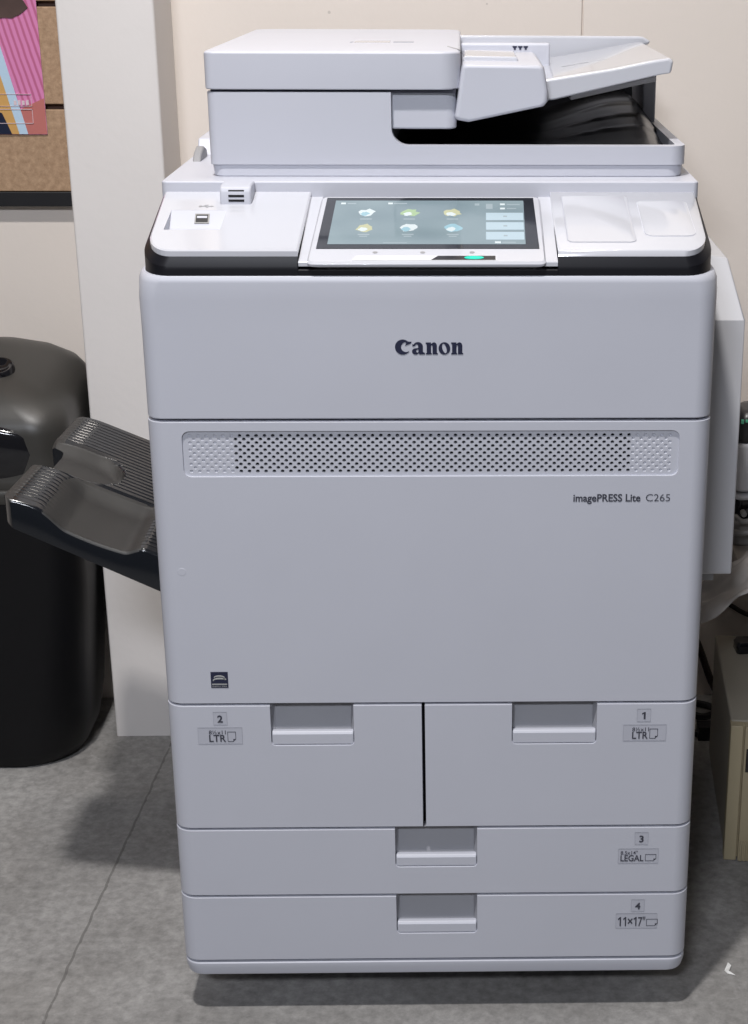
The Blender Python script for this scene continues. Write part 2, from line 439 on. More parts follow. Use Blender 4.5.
def panel(x0, x1, z0, z1, rl=0., rr=0., notch=None, hole=None, depth=.030, n=8, y0=0.):
    """one front panel: flat middle, rounded ends, optional handle notch in its top edge or one window"""
    bm = new(); V = {}
    def v(x, y, z):
        k = (round(x, 6), round(y, 6), round(z, 6))
        if k not in V: V[k] = bm.verts.new((x, y + y0, z))
        return V[k]
    xa = x0 + rl; xb = x1 - rr
    zr = [z0, z1]
    if hole: zm = (hole[2] + hole[3]) / 2; zr = [z0, zm, z1]
    def strip(pts):
        for (p, q) in zip(pts, pts[1:]):
            for a, b in zip(zr, zr[1:]):
                bm.faces.new((v(p[0], p[1], a), v(q[0], q[1], a), v(q[0], q[1], b), v(p[0], p[1], b)))
    if rl: strip([(x0 + rl - rl * cos(pi / 2 * k / n), rl - rl * sin(pi / 2 * k / n)) for k in range(n + 1)])
    if rr: strip([(x1 - rr + rr * sin(pi / 2 * k / n), rr - rr * cos(pi / 2 * k / n)) for k in range(n + 1)])
    if notch:
        a, b, zb, r = notch
        lp = [(xa, z0), (xb, z0), (xb, z1), (b, z1)]
        lp += [(b - r + r * cos(t), zb + r - r * sin(t)) for t in [pi / 2 * k / 4 for k in range(5)]]
        lp += [(a + r - r * sin(t), zb + r - r * cos(t)) for t in [pi / 2 * k / 4 for k in range(5)]]
        lp += [(a, z1), (xa, z1)]
        bm.faces.new([v(x, 0, z) for x, z in lp])
    elif hole:
        a, b, c, d, r = hole
        low = [(xa, z0), (xb, z0), (xb, zm), (b, zm)] + [(b - r + r * cos(t), c + r - r * sin(t)) for t in [pi / 2 * k / 5 for k in range(6)]] \
            + [(a + r - r * sin(t), c + r - r * cos(t)) for t in [pi / 2 * k / 5 for k in range(6)]] + [(a, zm), (xa, zm)]
        up = [(xa, zm), (a, zm)] + [(a + r - r * cos(t), d - r + r * sin(t)) for t in [pi / 2 * k / 5 for k in range(6)]] \
            + [(b - r + r * sin(t), d - r + r * cos(t)) for t in [pi / 2 * k / 5 for k in range(6)]] + [(b, zm), (xb, zm), (xb, z1), (xa, z1)]
        bm.faces.new([v(x, 0, z) for x, z in low]); bm.faces.new([v(x, 0, z) for x, z in up])
    else:
        bm.faces.new([v(xa, 0, z0), v(xb, 0, z0), v(xb, 0, z1), v(xa, 0, z1)])
    e = bmesh.ops.extrude_face_region(bm, geom=bm.faces[:])
    # push the copy back; keep the original at the front
    mv = [g for g in e['geom'] if isinstance(g, bmesh.types.BMVert)]
    ymax = depth
    for q in mv: q.co.y = y0 + ymax
    return bm

# plinth and casters
bm = new()
loft(bm, [ring(plan(.294, .66, .02, .02, .006), .0530), ring(plan(.2972, .67, .02, .02, .0030), .0545), ring(plan(.2995, .67, .02, .02, .0005), .0655), ring(plan(.2995, .67, .02, .02, .0005), .0739 - G)])
for v_ in bm.verts:
    if v_.co.y < .05: v_.co.y -= .0064; v_.co.z += .0022
obj('base_plinth', bm, M['white'], P, bev=.0012)
for (cx, cy) in ((-.225, .10), (.225, .10), (-.225, .60), (.225, .60)):
    bm = new()
    for s in (-.011, .011):
        cyl(bm, (cx + s - .006, cy, .021), 'x', .021, .021, .012, 20, 0)
    cyl(bm, (cx - .019, cy, .021), 'x', .006, .006, .038, 12, 1)
    box(bm, cx - .005, cx + .005, cy - .016, cy + .016, .02, .05, 1)
    box(bm, cx - .022, cx + .022, cy - .025, cy + .025, .046, .0538, 1)
    obj('caster', bm, [M['rubber'], M['black']], P)

# upper front cover with the maker's lettering
zc0, zc1 = .7438 + G, .8985
bm = new()
loft(bm, [ring(plan(X, .12, RC, RC), zc0), ring(plan(X, .12, RC, RC), .840),
          ring(plan(X + .0015, .12, .022, .026), .872), ring(plan(X + .003, .12, .028, .045, -.001), .8905),
          ring(plan(X + .0015, .12, .030, .05, .001), .8965), ring(plan(X - .002, .12, .030, .05, .004), zc1)])
cov = obj('front_cover', bm, M['white'], P, bev=.0014, seg=3, ang=50)

# heavy serif maker's wordmark, drawn letter by letter
def ell(cx, cy, rx, ry, a0, a1, n=22, rot=0.):
    out = []
    for k in range(n + 1):
        t = radians(a0 + (a1 - a0) * k / n); x = rx * cos(t); y = ry * sin(t)
        out.append((cx + x * cos(rot) - y * sin(rot), cy + x * sin(rot) + y * cos(rot)))
    return out
bm = new()
W = .0706 / 360.0
Lm = front(-.0353, -.0001, .8155) @ Matrix.Diagonal((W, W * 1.08, 1, 1))
def glyph(loops): poly2d(bm, [[(x - 190, 180 - y) for x, y in l] for l in loops], Lm, .0004)
# C
glyph([ell(230, 143, 41, 38, 40, 312, 30) + [(262, 116), (277, 116), (275, 124), (243, 136), (248, 125)] + ell(248, 143, 27, 25, 262, 72, 24) + [(264, 163)]])
# a
glyph([[(282, 141), (281, 128)] + ell(311, 140, 26, 22, 205, 355, 16) + [(337, 168), (347, 172), (347, 180), (318, 180), (314, 173)] + ell(298, 165, 19, 16, 45, 250, 14)
       + [(312, 148), (312, 138)] + ell(304, 138, 8, 9, 0, -170, 8)[1:], [(313, 156)] + ell(309, 163, 8, 8, 270, 100, 8) + [(313, 168)]])
# n (twice)
for dx in (0, 135):
    glyph([[(352 + dx, 120), (380 + dx, 120), (380 + dx, 129)] + [(387 + dx, 122), (397 + dx, 119), (406 + dx, 123), (411 + dx, 132), (411 + dx, 173), (416 + dx, 174), (416 + dx, 180),
            (388 + dx, 180), (388 + dx, 138), (384 + dx, 133), (380 + dx, 137), (380 + dx, 173), (384 + dx, 174), (384 + dx, 180), (352 + dx, 180), (352 + dx, 174), (357 + dx, 173), (357 + dx, 128), (352 + dx, 127)]])
# o
glyph([ell(451, 150, 31, 31, 0, 360, 30)[:-1], ell(451, 150, 10.5, 25, 0, 360, 24, -.30)[:-1]])
obj('wordmark', bm, M['ink'], cov, smooth=False)

# main door with perforated vent
zd0, zd1 = .4119 + G, .7438 - G
hx0, hx1, hz0, hz1 = -.2625, .2655, .6815, .7320
bm = panel(-X, X, zd0, zd1, RC, RC, hole=(hx0, hx1, hz0, hz1, .008), depth=.030)
door = obj('front_door', bm, M['white'], P, bev=.0021, seg=3); door.location = (0, -.0015, .0006)

def grille():
    bm = new()
    gx0, gx1, gz0, gz1 = hx0 + .0035, hx1 - .0035, hz0 + .0035, hz1 - .0035
    rows = 11; y = .0026
    cx = .0088; cz = (gz1 - gz0) / rows; r = .00185
    box(bm, hx0 - .003, gx0, y, y + .004, hz0 - .003, hz1 + .003); box(bm, gx1, hx1 + .003, y, y + .004, hz0 - .003, hz1 + .003)
    box(bm, gx0, gx1, y, y + .004, hz0 - .003, gz0); box(bm, gx0, gx1, y, y + .004, gz1, hz1 + .003)
    nh = 8
    for j in range(rows):
        zc = gz0 + (j + .5) * cz
        xs = gx0 + (cx / 2 if j % 2 else 0)
        n = int((gx1 - xs) / cx)
        if xs > gx0 + 1e-6:
            bm.faces.new([bm.verts.new(p) for p in ((gx0, y, zc - cz / 2), (xs, y, zc - cz / 2), (xs, y, zc + cz / 2), (gx0, y, zc + cz / 2))])
        xe = xs + n * cx
        if gx1 - xe > 1e-6:
            bm.faces.new([bm.verts.new(p) for p in ((xe, y, zc - cz / 2), (gx1, y, zc - cz / 2), (gx1, y, zc + cz / 2), (xe, y, zc + cz / 2))])
        for i in range(n):
            xc = xs + (i + .5) * cx
            blind = xc < gx0 + .050 or xc > gx1 - .047
            d = .0010 if blind else .004
            o = []
            for k in range(nh):
                t = 2 * pi * k / nh; c, s = cos(t), sin(t)
                m = max(abs(c), abs(s)); o.append((xc + c / m * cx / 2, zc + s / m * cz / 2))
            vo = [bm.verts.new((a, y, b)) for a, b in o]
            vi = [bm.verts.new((xc + 1.12 * r * cos(2 * pi * k / nh), y, zc + r * sin(2 * pi * k / nh))) for k in range(nh)]
            rb = r * (.55 if blind else 1)
            vb = [bm.verts.new((xc + 1.12 * rb * cos(2 * pi * k / nh), y + d, zc + rb * sin(2 * pi * k / nh))) for k in range(nh)]
            for k in range(nh):
                q = (k + 1) % nh
                bm.faces.new((vo[k], vo[q], vi[q], vi[k])); bm.faces.new((vi[k], vi[q], vb[q], vb[k]))
            if blind: bm.faces.new(vb)
    # dark space behind the open holes
    f = bm.faces.new([bm.verts.new(p) for p in ((gx0, y + .0065, gz0), (gx1, y + .0065, gz0), (gx1, y + .0065, gz1), (gx0, y + .0065, gz1))]); f.material_index = 1
    return bm
bm = grille()
obj('vent_grille', bm, [M['white'], M['gap_shade']], door, smooth=False)

bm = new()
text(bm, 'imagePRESS Lite', front(.1535, -.0001, .6525), .0118, width=.0725, bold=.022)
text(bm, 'C265', front(.2318, -.0001, .6525), .0118, width=.0262, bold=-.004)
obj('model_lettering', bm, M['ink2'], door, smooth=False)

# square energy rating mark
bm = new(); Fm = front(-.2474, -.0001, .4332)
poly2d(bm, [[(0, 0), (.0192, 0), (.0192, .0195), (0, .0195)]], Fm, .0003, 0)
sw = ell(.0100, .0095, .0078, .0032, 200, 20, 14) + ell(.0100, .0093, .0070, .0014, 20, 200, 14)
poly2d(bm, [sw], Fm @ Matrix.Translation((0, 0, .0003)), .0002, 1)
st = [(.0150 + (.0017 if k % 2 == 0 else .0007) * sin(2 * pi * k / 10), .0115 + (.0017 if k % 2 == 0 else .0007) * cos(2 * pi * k / 10)) for k in range(10)]
poly2d(bm, [st], Fm @ Matrix.Translation((0, 0, .0003)), .0002, 1)
poly2d(bm, [[(.0012, .0040), (.018, .0040), (.018, .0052), (.0012, .0052)]], Fm @ Matrix.Translation((0, 0, .0003)), .0002, 1)
poly2d(bm, [ell(.0095, .0126, .0062, .0030, 10, 170, 12) + ell(.0095, .0122, .0055, .0018, 170, 10, 12)], Fm @ Matrix.Translation((0, 0, .0003)), .0002, 1)
text(bm, 'ENERGY STAR', Fm @ Matrix.Translation((.0015, .0012, .0003)), .0026, 1, width=.0162)
obj('energy_badge', bm, [M['ink'], M['lightmark']], door, smooth=False)
bm = new(); cyl(bm, (-.2718, -.0002, .5726), 'y', .0046, .0052, .0012, 28)
obj('release_button', bm, M['white'], door, bev=.0004)

# page outline icon
def page_icon(bm, Fm, w, h, mi):
    t = .0006; c = w * .34 if h > w else h * .34
    out = [(0, 0), (w - c, 0), (w, c), (w, h), (0, h)]
    inn = [(t, t), (w - c - t * .4, t), (w - t, c + t * .4), (w - t, h - t), (t, h - t)]
    poly2d(bm, [out, inn], Fm, .0002, mi)
    poly2d(bm, [[(w - c, 0), (w, c), (w - c, c)]], Fm, .0002, mi)

def one(bm, Fm, h, mi, w):
    """the figure 1 with its flag"""
    poly2d(bm, [[(.0022, 0), (.0022 + w, 0), (.0022 + w, h), (.0022 + w * .25, h), (0, h * .80), (.0004, h * .66), (.0022, h * .78)]], Fm, .0003, mi)

def plate(bm, Fm, x0, x1, z0, z1):
    poly2d(bm, [[(x0, z0), (x1, z0), (x1, z1), (x0, z1)]], Fm, .0003, 0)
    w = .0004
    poly2d(bm, [[(x0, z0), (x1, z0), (x1, z1), (x0, z1)], [(x0 + w, z0 + w), (x1 - w, z0 + w), (x1 - w, z1 - w), (x0 + w, z1 - w)]], Fm, .00045, 1)

def drawer(x0, x1, z0, z1, rl, rr, na, nb, nz, bar_h, num, labels):
    """one paper drawer front with its grip recess, grip bar and labels"""
    d = obj('paper_drawer', panel(x0, x1, z0, z1, rl, rr, notch=(na, nb, nz, .005), depth=.030), M['white'], P, bev=.0021, seg=3)
    k_ = .0030 if z1 > .3 else (.0041 if z1 > .2 else .0052); d.location = (0, -k_, k_ * .45)
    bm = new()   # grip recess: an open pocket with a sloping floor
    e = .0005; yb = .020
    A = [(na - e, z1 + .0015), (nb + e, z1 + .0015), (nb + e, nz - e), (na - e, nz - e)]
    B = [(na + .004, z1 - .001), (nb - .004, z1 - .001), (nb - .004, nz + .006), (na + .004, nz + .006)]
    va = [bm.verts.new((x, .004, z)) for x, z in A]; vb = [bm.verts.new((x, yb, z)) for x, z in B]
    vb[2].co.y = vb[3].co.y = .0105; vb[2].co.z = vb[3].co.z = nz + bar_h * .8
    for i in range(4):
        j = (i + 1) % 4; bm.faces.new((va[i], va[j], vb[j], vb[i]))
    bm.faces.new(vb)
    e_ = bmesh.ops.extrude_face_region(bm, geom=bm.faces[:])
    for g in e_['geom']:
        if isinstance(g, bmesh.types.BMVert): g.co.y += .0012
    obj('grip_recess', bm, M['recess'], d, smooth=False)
    bm = new()   # grip bar
    prism(bm, [(.0012, nz + .0006), (.012, nz + .0006), (.012, nz + bar_h - .003), (.009, nz + bar_h), (.0035, nz + bar_h), (.0012, nz + bar_h - .003)], 'x', na + .0008, nb - .0008)
    obj('grip_bar', bm, M['white'], d, bev=.0012, seg=3)
    bm = new(); cx, zt = num[1], num[2]
    Fm = front(0, -.0001, 0)
    plate(bm, Fm, cx - .0078, cx + .0078, zt - .0155, zt)
    if num[0] == '1': one(bm, front(cx - .0024, -.0005, zt - .0125), .0088, 2, .0021)
    else: text(bm, num[0], front(cx, -.0005, zt - .0125), .0122, 2, bold=.03, align='CENTER')
    obj('number_label', bm, [M['label'], M['labeledge'], M['ink2']], d, smooth=False)
    bm = new(); px0, px1, pz0, pz1, small, big, bw, bh, sw_, icon, tx = labels
    plate(bm, Fm, px0, px1, pz0, pz1)
    if small: text(bm, small, front(tx, -.0005, pz0 + bh + .0033), .0068, 2, width=sw_, bold=.01)
    if big.startswith('11'):
        z = pz0 + .0026
        for ox in (0, .0062, .0185): one(bm, front(tx + ox, -.0005, z), bh, 2, .0015)
        text(bm, '×', front(tx + .0115, -.0005, z + .0004), bh / .70, 2, width=.0062, bold=.012)
        text(bm, '7"', front(tx + .0240, -.0005, z), bh / .70, 2, width=.0085, bold=.012)
    else: text(bm, big, front(tx, -.0005, pz0 + .0026), bh / .70, 2, width=bw, bold=.018)
    page_icon(bm, front(tx + bw + .0018, -.0005, pz0 + .0026), icon[0], icon[1], 2)
    obj('size_label', bm, [M['label'], M['labeledge'], M['ink2']], d, smooth=False)
    return d
xs = -.0110
drawer(-X, xs - G, .2527 + G, .4119 - G, RC, 0, -.1831, -.0895, .3603, .0165, ('2', -.2395, .4030),
       (-.2655, -.2155, .3635, .3835, '8½x11', 'LTR', .0190, .0088, .0190, (.0095, .0125), -.2530))
drawer(xs + G, X, .2527 + G, .4119 - G, 0, RC, .0892, .1854, .3603, .0165, ('1', .2385, .4038),
       (.2155, .2645, .3640, .3838, '8½x11', 'LTR', .0180, .0088, .0190, (.0095, .0125), .2258))
drawer(-X, X, .1629 + G, .2527 - G, RC, RC, -.0455, .0498, .2006, .0150, ('3', .2410, .2445),
       (.2145, .2615, .2040, .2228, '8.5x14"', 'LEGAL', .0270, .0082, .0200, (.0130, .0090), .2172))
drawer(-X, X, .0739 + G, .1629 - G, RC, RC, -.0455, .0498, .1101, .0150, ('4', .2395, .1540),
       (.2140, .2630, .1155, .1350, '', '11×17"', .0320, .0125, 0, (.0135, .0095), .2165))

# ---- control deck: black wedge with glossy white plates
YA, ZA, YB, ZB = .0060, .9195, .168, .9560       # slope line
SL = (ZB - ZA) / (YB - YA)
def sz(y): return ZA + (y - YA) * SL
bot = plan(X - .0025, .172, .030, .050, .002); top = plan(X - .0095, .172, .027, .046, .0060)
bm = new()
def side_loop(pl, sgn, xi):
    q = [p for p in pl if p[0] * sgn > 0]
    return (q + [(xi * sgn, q[-1][1]), (xi * sgn, q[0][1])]) if sgn < 0 else ([(xi, q[-1][1]), (xi, q[0][1])] + q)
def slp(pl, sgn): 
    q = [p for p in pl if p[0] * sgn > 0]
    if sgn < 0: return q + [(-.1330, q[-1][1]), (-.1330, .172)]
    return [(.1330, .172), (.1330, q[0][1])] + q
mid_ = plan(X - .003, .172, .030, .05, .0022); inn_ = plan(X - .0125, .172, .025, .043, .0085)
for sg in (-1, 1):
    loft(bm, [ring(slp(bot, sg), .8975), ring(slp(mid_, sg), .903), [(x, y, sz(y) - .0030 - .0085 * max(0, 1 - y / .172)) for x, y in slp(mid_, sg)], [(x, y, sz(y) - .0022) for x, y in slp(top, sg)], [(x, y, sz(y) - .0115) for x, y in slp(inn_, sg)]])
prism(bm, [(.002, .8975), (.172, .8975), (.172, .935), (.010, .9040), (.0022, .9040)], 'x', -.1335, .1335)
deck = obj('control_deck', bm, M['band'], P, bev=.0008, ang=22)

def slope_plate(outline, h0, h1, inset=.0015):
    bm = new()
    cx = sum(p[0] for p in outline) / len(outline); cy = sum(p[1] for p in outline) / len(outline)
    ins = [(x + (inset if x < cx else -inset), y + (inset if y < cy else -inset)) for x, y in outline]
    loft(bm, [[(x, y, sz(y) + h0) for x, y in outline], [(x, y, sz(y) + h1 - .001) for x, y in outline], [(x, y, sz(y) + h1) for x, y in ins]])
    return bm
def half_outline(sgn, xi_f, xi_b, xo, n=8):
    """one side plate: inner edge slants, outer front corner rounded"""
    rx, ry = .027, .044; y0 = .0065
    o = []
    for k in range(n + 1):
        a = pi + pi / 2 * k / n
        o.append((-xo + rx + rx * cos(a), y0 + ry + ry * sin(a)))
    o += [(xi_f, y0), (xi_b, YB)]
    o = [(-xo - .0035, YB)] + o
    if sgn > 0: o = [(-x, y) for x, y in o][::-1]
    return o
def split_plate(sgn):
    """glossy side plate with a stepped-down inner margin"""
    return half_outline(sgn, -.1335, -.1325, .2902)
lp = obj('left_shelf', slope_plate(split_plate(-1), -.0112, .0035), M['gloss'], P, ang=50)
rp = obj('right_shelf', slope_plate(split_plate(1), -.0112, .0035), M['gloss'], P, ang=50)
for sg in (-1, 1):
    bm = new(); a, b = sorted((sg * .1190, sg * .1342))
    prism(bm, [(.0040, .9065), (.1675, .940), (.1675, .9540), (.0060, .9125), (.0040, .9115)], 'x', a, b)
    obj('deck_channel', bm, M['gloss'], P, bev=.0008)
# slope frame: x right, y up the slope, z out of the slope
TH = math.atan(SL)
def slope(x, y, h): return Matrix.Translation((x, y, sz(y) + h)) @ Matrix.Rotation(TH, 4, 'X')
# usb pocket: a wedge sunk into the left plate, port on its sloping back
def carve(o, cutter):
    m = o.modifiers.new('cut', 'BOOLEAN'); m.operation = 'DIFFERENCE'; m.object = cutter; m.solver = 'EXACT'
    dg = bpy.context.evaluated_depsgraph_get(); dg.update()
    me = bpy.data.meshes.new_from_object(o.evaluated_get(dg))
    old = o.data; nm = old.name; o.modifiers.clear(); o.data = me; bpy.data.meshes.remove(old); me.name = nm
    for p in me.polygons: p.use_smooth = False
    bpy.data.objects.remove(cutter)
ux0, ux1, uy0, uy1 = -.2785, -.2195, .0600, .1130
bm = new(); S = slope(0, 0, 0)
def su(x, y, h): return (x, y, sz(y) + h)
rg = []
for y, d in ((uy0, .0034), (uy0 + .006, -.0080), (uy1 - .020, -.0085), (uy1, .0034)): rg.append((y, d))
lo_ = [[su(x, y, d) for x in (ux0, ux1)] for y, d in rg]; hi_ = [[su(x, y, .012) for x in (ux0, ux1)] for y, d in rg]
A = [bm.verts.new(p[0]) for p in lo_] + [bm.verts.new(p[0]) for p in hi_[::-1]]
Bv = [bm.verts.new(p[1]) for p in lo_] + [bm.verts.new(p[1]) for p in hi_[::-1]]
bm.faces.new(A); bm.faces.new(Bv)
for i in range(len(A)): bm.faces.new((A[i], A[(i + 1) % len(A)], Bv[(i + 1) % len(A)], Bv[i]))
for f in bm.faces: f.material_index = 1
lp.data.materials.append(M['white'])  # duller white on the pocket faces stands in for shade
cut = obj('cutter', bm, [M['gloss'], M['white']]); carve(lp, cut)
bm2 = new()
ym = uy1 - .020; nrm = math.atan2((sz(uy1) + .0034) - (sz(ym) - .0085), uy1 - ym)
Sp = Matrix.Translation((-.2445, ym + .0105, (sz(ym) - .0085) + .0105 * math.tan(nrm) + .0002)) @ Matrix.Rotation(nrm, 4, 'X')
box(bm2, -.0078, .0078, -.0068, .0068, -.0002, .0008, 0, Sp); box(bm2, -.0064, .0064, -.0052, .0052, .0007, .0011, 1, Sp)
box(bm2, -.0054, .0054, .0002, .0030, .0010, .0014, 2, Sp)
obj('usb_port', bm2, [M['port'], M['black'], M['white2']], lp, smooth=False)
bm = new(); S2 = slope(-.243, .124, .0036) @ Matrix.Diagonal((.62, .62, 1, 1))
box(bm, -.009, .009, -.0008, .0008, 0, .0002, 0, S2)
poly2d(bm, [[(.009, -.0035), (.0135, 0), (.009, .0035)]], S2, .0002); poly2d(bm, [ell(-.0095, 0, .0028, .0040, 0, 360, 14)[:-1]], S2, .0002)
tube(bm, [S2 @ Vector(p) for p in ((-.004, 0, .0001), (0, .005, .0001), (.004, .005, .0001))], .0004, 4)
tube(bm, [S2 @ Vector(p) for p in ((-.001, 0, .0001), (.002, -.005, .0001), (.005, -.005, .0001))], .0004, 4)
obj('usb_symbol', bm, M['inner'], lp, smooth=False)
# two lids let into the right plate
for nm, (x0, x1, y0, y1, r), lw in (('shelf_lid', (.1440, .2165, .026, .156, .007), .0008), ('badge_pad', (.2260, .2810, .042, .142, .010), .0006)):
    bm = new(); S = slope(0, 0, 0)
    o = rrect(x0, x1, y0, y1, r)
    Sm = [(x - (.006 if x < (x0 + x1) / 2 else .0) * 0, y) for x, y in o]
    i = rrect(x0 + lw, x1 - lw, y0 + lw, y1 - lw, r - lw)
    rings = [[(x, y, sz(y) + .0033) for x, y in o], [(x, y, sz(y) + .0037) for x, y in o]]
    loft(bm, rings, True, 1)
    loft(bm, [[(x, y, sz(y) + .0034) for x, y in i], [(x, y, sz(y) + .0043) for x, y in i], [(x + (.0008 if x < (x0 + x1) / 2 else -.0008), y + (.0008 if y < (y0 + y1) / 2 else -.0008), sz(y) + .0046) for x, y in i]], True, 0)
    obj(nm, bm, [M['gloss'], M['labeledge'] if nm == 'shelf_lid' else M['white2']], rp)

# ---- touch screen unit
tx0f, tx1f, tx0b, tx1b = -.1245, .1210, -.1195, .1205
tyf, tyb = -.0030, .152
HT = 0.
def tz(y): return .9125 + (y + .003) * .285
def tplane(x, y, h): return Matrix.Translation((x, y, tz(y) + h)) @ Matrix.Rotation(math.atan(.285), 4, 'X')
def tab_out(i, yf, yb, r=.007):
    a = [(tx0f + i, yf), (tx1f - i, yf), (tx1b - i, yb), (tx0b + i, yb)]
    out = []
    for k, (x, y) in enumerate(a):
        p = Vector((*a[k - 1], 0)); q = Vector((x, y, 0)); n_ = Vector((*a[(k + 1) % 4], 0))
        s = q + (p - q).normalized() * r; e = q + (n_ - q).normalized() * r
        for j in range(6):
            t = j / 5; w = s * (1 - t) ** 2 + q * 2 * t * (1 - t) + e * t * t
            out.append((w.x, w.y))
    return out
bm = new()
loft(bm, [[(x, y, tz(y) - .0100) for x, y in tab_out(.006, .006, tyb)], [(x, y, tz(y) - .0050) for x, y in tab_out(.0005, tyf + .001, tyb)],
          [(x, y, tz(y) + HT - .0022) for x, y in tab_out(0, tyf, tyb)], [(x, y, tz(y) + HT) for x, y in tab_out(.002, tyf + .002, tyb - .002)]])
tab = obj('touch_panel', bm, M['gloss'], P, bev=.0015, seg=3, ang=30)
Z = HT
gl = [(-.1165, .0265), (.1150, .0265), (.1130, .1465), (-.1130, .1465)]
bm = new(); loft(bm, [[(x, y, tz(y) + Z - .0005) for x, y in gl], [(x, y, tz(y) + Z + .0006) for x, y in gl]])
obj('screen_glass', bm, M['glass'], tab, smooth=False)
# lit display with its icons, buttons and text lines, one part
bm = new()
def dp(u, v):
    """u, v in 0..1 over the lit display, v upward"""
    yy = .0355 + v * (.1390 - .0355)
    xl = -.1055 + (-.1030 + .1055) * v; xr = .1010 + (.1020 - .1010) * v
    return (xl + (xr - xl) * u, yy)
def shape(loop, lay, mi):
    pts = [dp(u, v) for u, v in loop]
    tri = tessellate_polygon([[Vector((x, y, 0)) for x, y in pts]])
    vs = [bm.verts.new((x, y, tz(y) + Z + .0008 + .0001 * lay)) for x, y in pts]
    for t_ in tri:
        try: f = bm.faces.new([vs[i] for i in t_]); f.material_index = mi
        except ValueError: pass
def rect(u0, u1, v0, v1, lay, mi): shape([(u0, v0), (u1, v0), (u1, v1), (u0, v1)], lay, mi)
rect(0, 1, 0, 1, 0, 0)
def blob(u, v, w, h, lay, mi, seed):
    rr = random.Random(seed)
    shape([(u + w * (1 + .28 * rr.uniform(-1, 1)) * cos(a), v + h * (1 + .28 * rr.uniform(-1, 1)) * sin(a)) for a in [2 * pi * k / 14 for k in range(14)]], lay, mi)
for k, (u, v, c, c2) in enumerate(((.175, .71, 1, 5), (.40, .71, 4, 1), (.625, .71, 3, 1), (.175, .36, 3, 1), (.40, .36, 1, 5), (.63, .36, 5, 1))):
    blob(u, v, .044, .085, 1, c, k + 1); blob(u - .01, v - .03, .022, .045, 2, c2, k + 20)
    rect(u - .03, u + .03, v - .16, v - .135, 1, 6)
    if k > 2: rect(u - .02, u + .02, v - .20, v - .178, 1, 6)
rect(.03, .055, .91, .95, 1, 1); rect(.065, .11, .915, .94, 1, 6); rect(.28, .305, .91, .95, 1, 1); rect(.31, .38, .915, .94, 1, 6)
for v in (.10, .32, .54): rect(.80, .995, v, v + .17, 1, 2); rect(.89, .91, v + .07, v + .10, 2, 6)
rect(.74, .765, .88, .93, 1, 6); rect(.80, .835, .80, .92, 1, 6); rect(.875, .90, .89, .93, 1, 1); rect(.91, .98, .895, .915, 1, 6); rect(.875, .90, .79, .83, 1, 1); rect(.91, .96, .80, .82, 1, 6)
rect(.845, .875, .02, .06, 1, 1); rect(.88, .95, .03, .05, 1, 6); rect(.28, .40, .02, .035, 1, 6)
obj('display', bm, [M['u_bg'], M['u_white'], M['u_pale'], M['u_yel'], M['u_grn'], M['u_blu'], M['u_line']], tab, smooth=False)
# status strip and small symbols under the glass
bm = new()
st0, st1 = -.078, .0700
o = [(st0, .0000), (st1, .0000), (st1, .0105), (st0 + .004, .0105)]
loft(bm, [[(x, y, tz(y) + Z - .0006) for x, y in o], [(x, y, tz(y) + Z + .0006) for x, y in o]], True, 0)
sb = obj('status_strip', bm, M['chrome'], tab, smooth=False)
bm = new(); o = [(.003, .0010), (.0690, .0010), (.0690, .0096), (.010, .0096)]
loft(bm, [[(x, y, tz(y) + Z + .0004) for x, y in o], [(x, y, tz(y) + Z + .0009) for x, y in o]], True, 0)
o = ell(.047, .0052, .010, .0032, 0, 360, 18)[:-1]
loft(bm, [[(x, y, tz(y) + Z + .0008) for x, y in o], [(x, y, tz(y) + Z + .0013) for x, y in o]], True, 1)
obj('status_lamp', bm, [M['blackgloss'], M['led']], tab, smooth=False)
for x in (-.055, -.006, .045):
    bm = new(); poly2d(bm, [ell(0, 0, .0026, .0022, 0, 360, 12)[:-1]], tplane(x, .0185, Z + .0001), .0003)
    obj('panel_symbol', bm, M['inner'], tab, smooth=False)

# ---- scanner plate on top and the little speaker block
bm = new(); prism(bm, rrect(-.2980, .2985, .1675, .690, [.006, .006, .012, .012]), 'z', .8975, .9705)
scan = obj('scanner_housing', bm, M['white2'], P, bev=.0016, seg=3)
bm = new()
prism(bm, [(.130, sz(.130) - .002), (.170, sz(.166) - .002), (.170, .9712), (.1405, .9710), (.1335, .9685), (.130, .9635)], 'x', -.2285, -.1945)
spk = obj('speaker_block', bm, M['white2'], P, bev=.0022, seg=3)
bm = new()
for k, z in enumerate((.9550, .9600, .9650)):
    box(bm, -.2190, -.2020, .1296 + (k == 2) * .0012, .136, z - .0012, z + .0012)
obj('slot', bm, M['black'], spk, smooth=False)

# ---- document feeder
FY, FB = .205, .685
ZT_, ZR, ZS = 1.0632, 1.0050, .9835       # block top, rim top, base line
XL, XR, XO = -.2487, .2885, -.0440
bm = new()
loft(bm, [ring(rrect(XL + .006, XR - .006, FY + .005, FB, [.012, .018, .012, .012]), .9690), ring(rrect(XL + .003, XR - .003, FY + .0022, FB, [.012, .018, .012, .012]), .9715),
          ring(rrect(XL + .0015, XR - .0015, FY + .0022, FB, [.012, .018, .012, .012]), ZS), ring(rrect(XL + .002, XR - .002, FY + .003, FB, [.012, .018, .012, .012]), ZS + .006), ])
feed = obj('document_feeder', bm, M['white2'], P, ang=30)
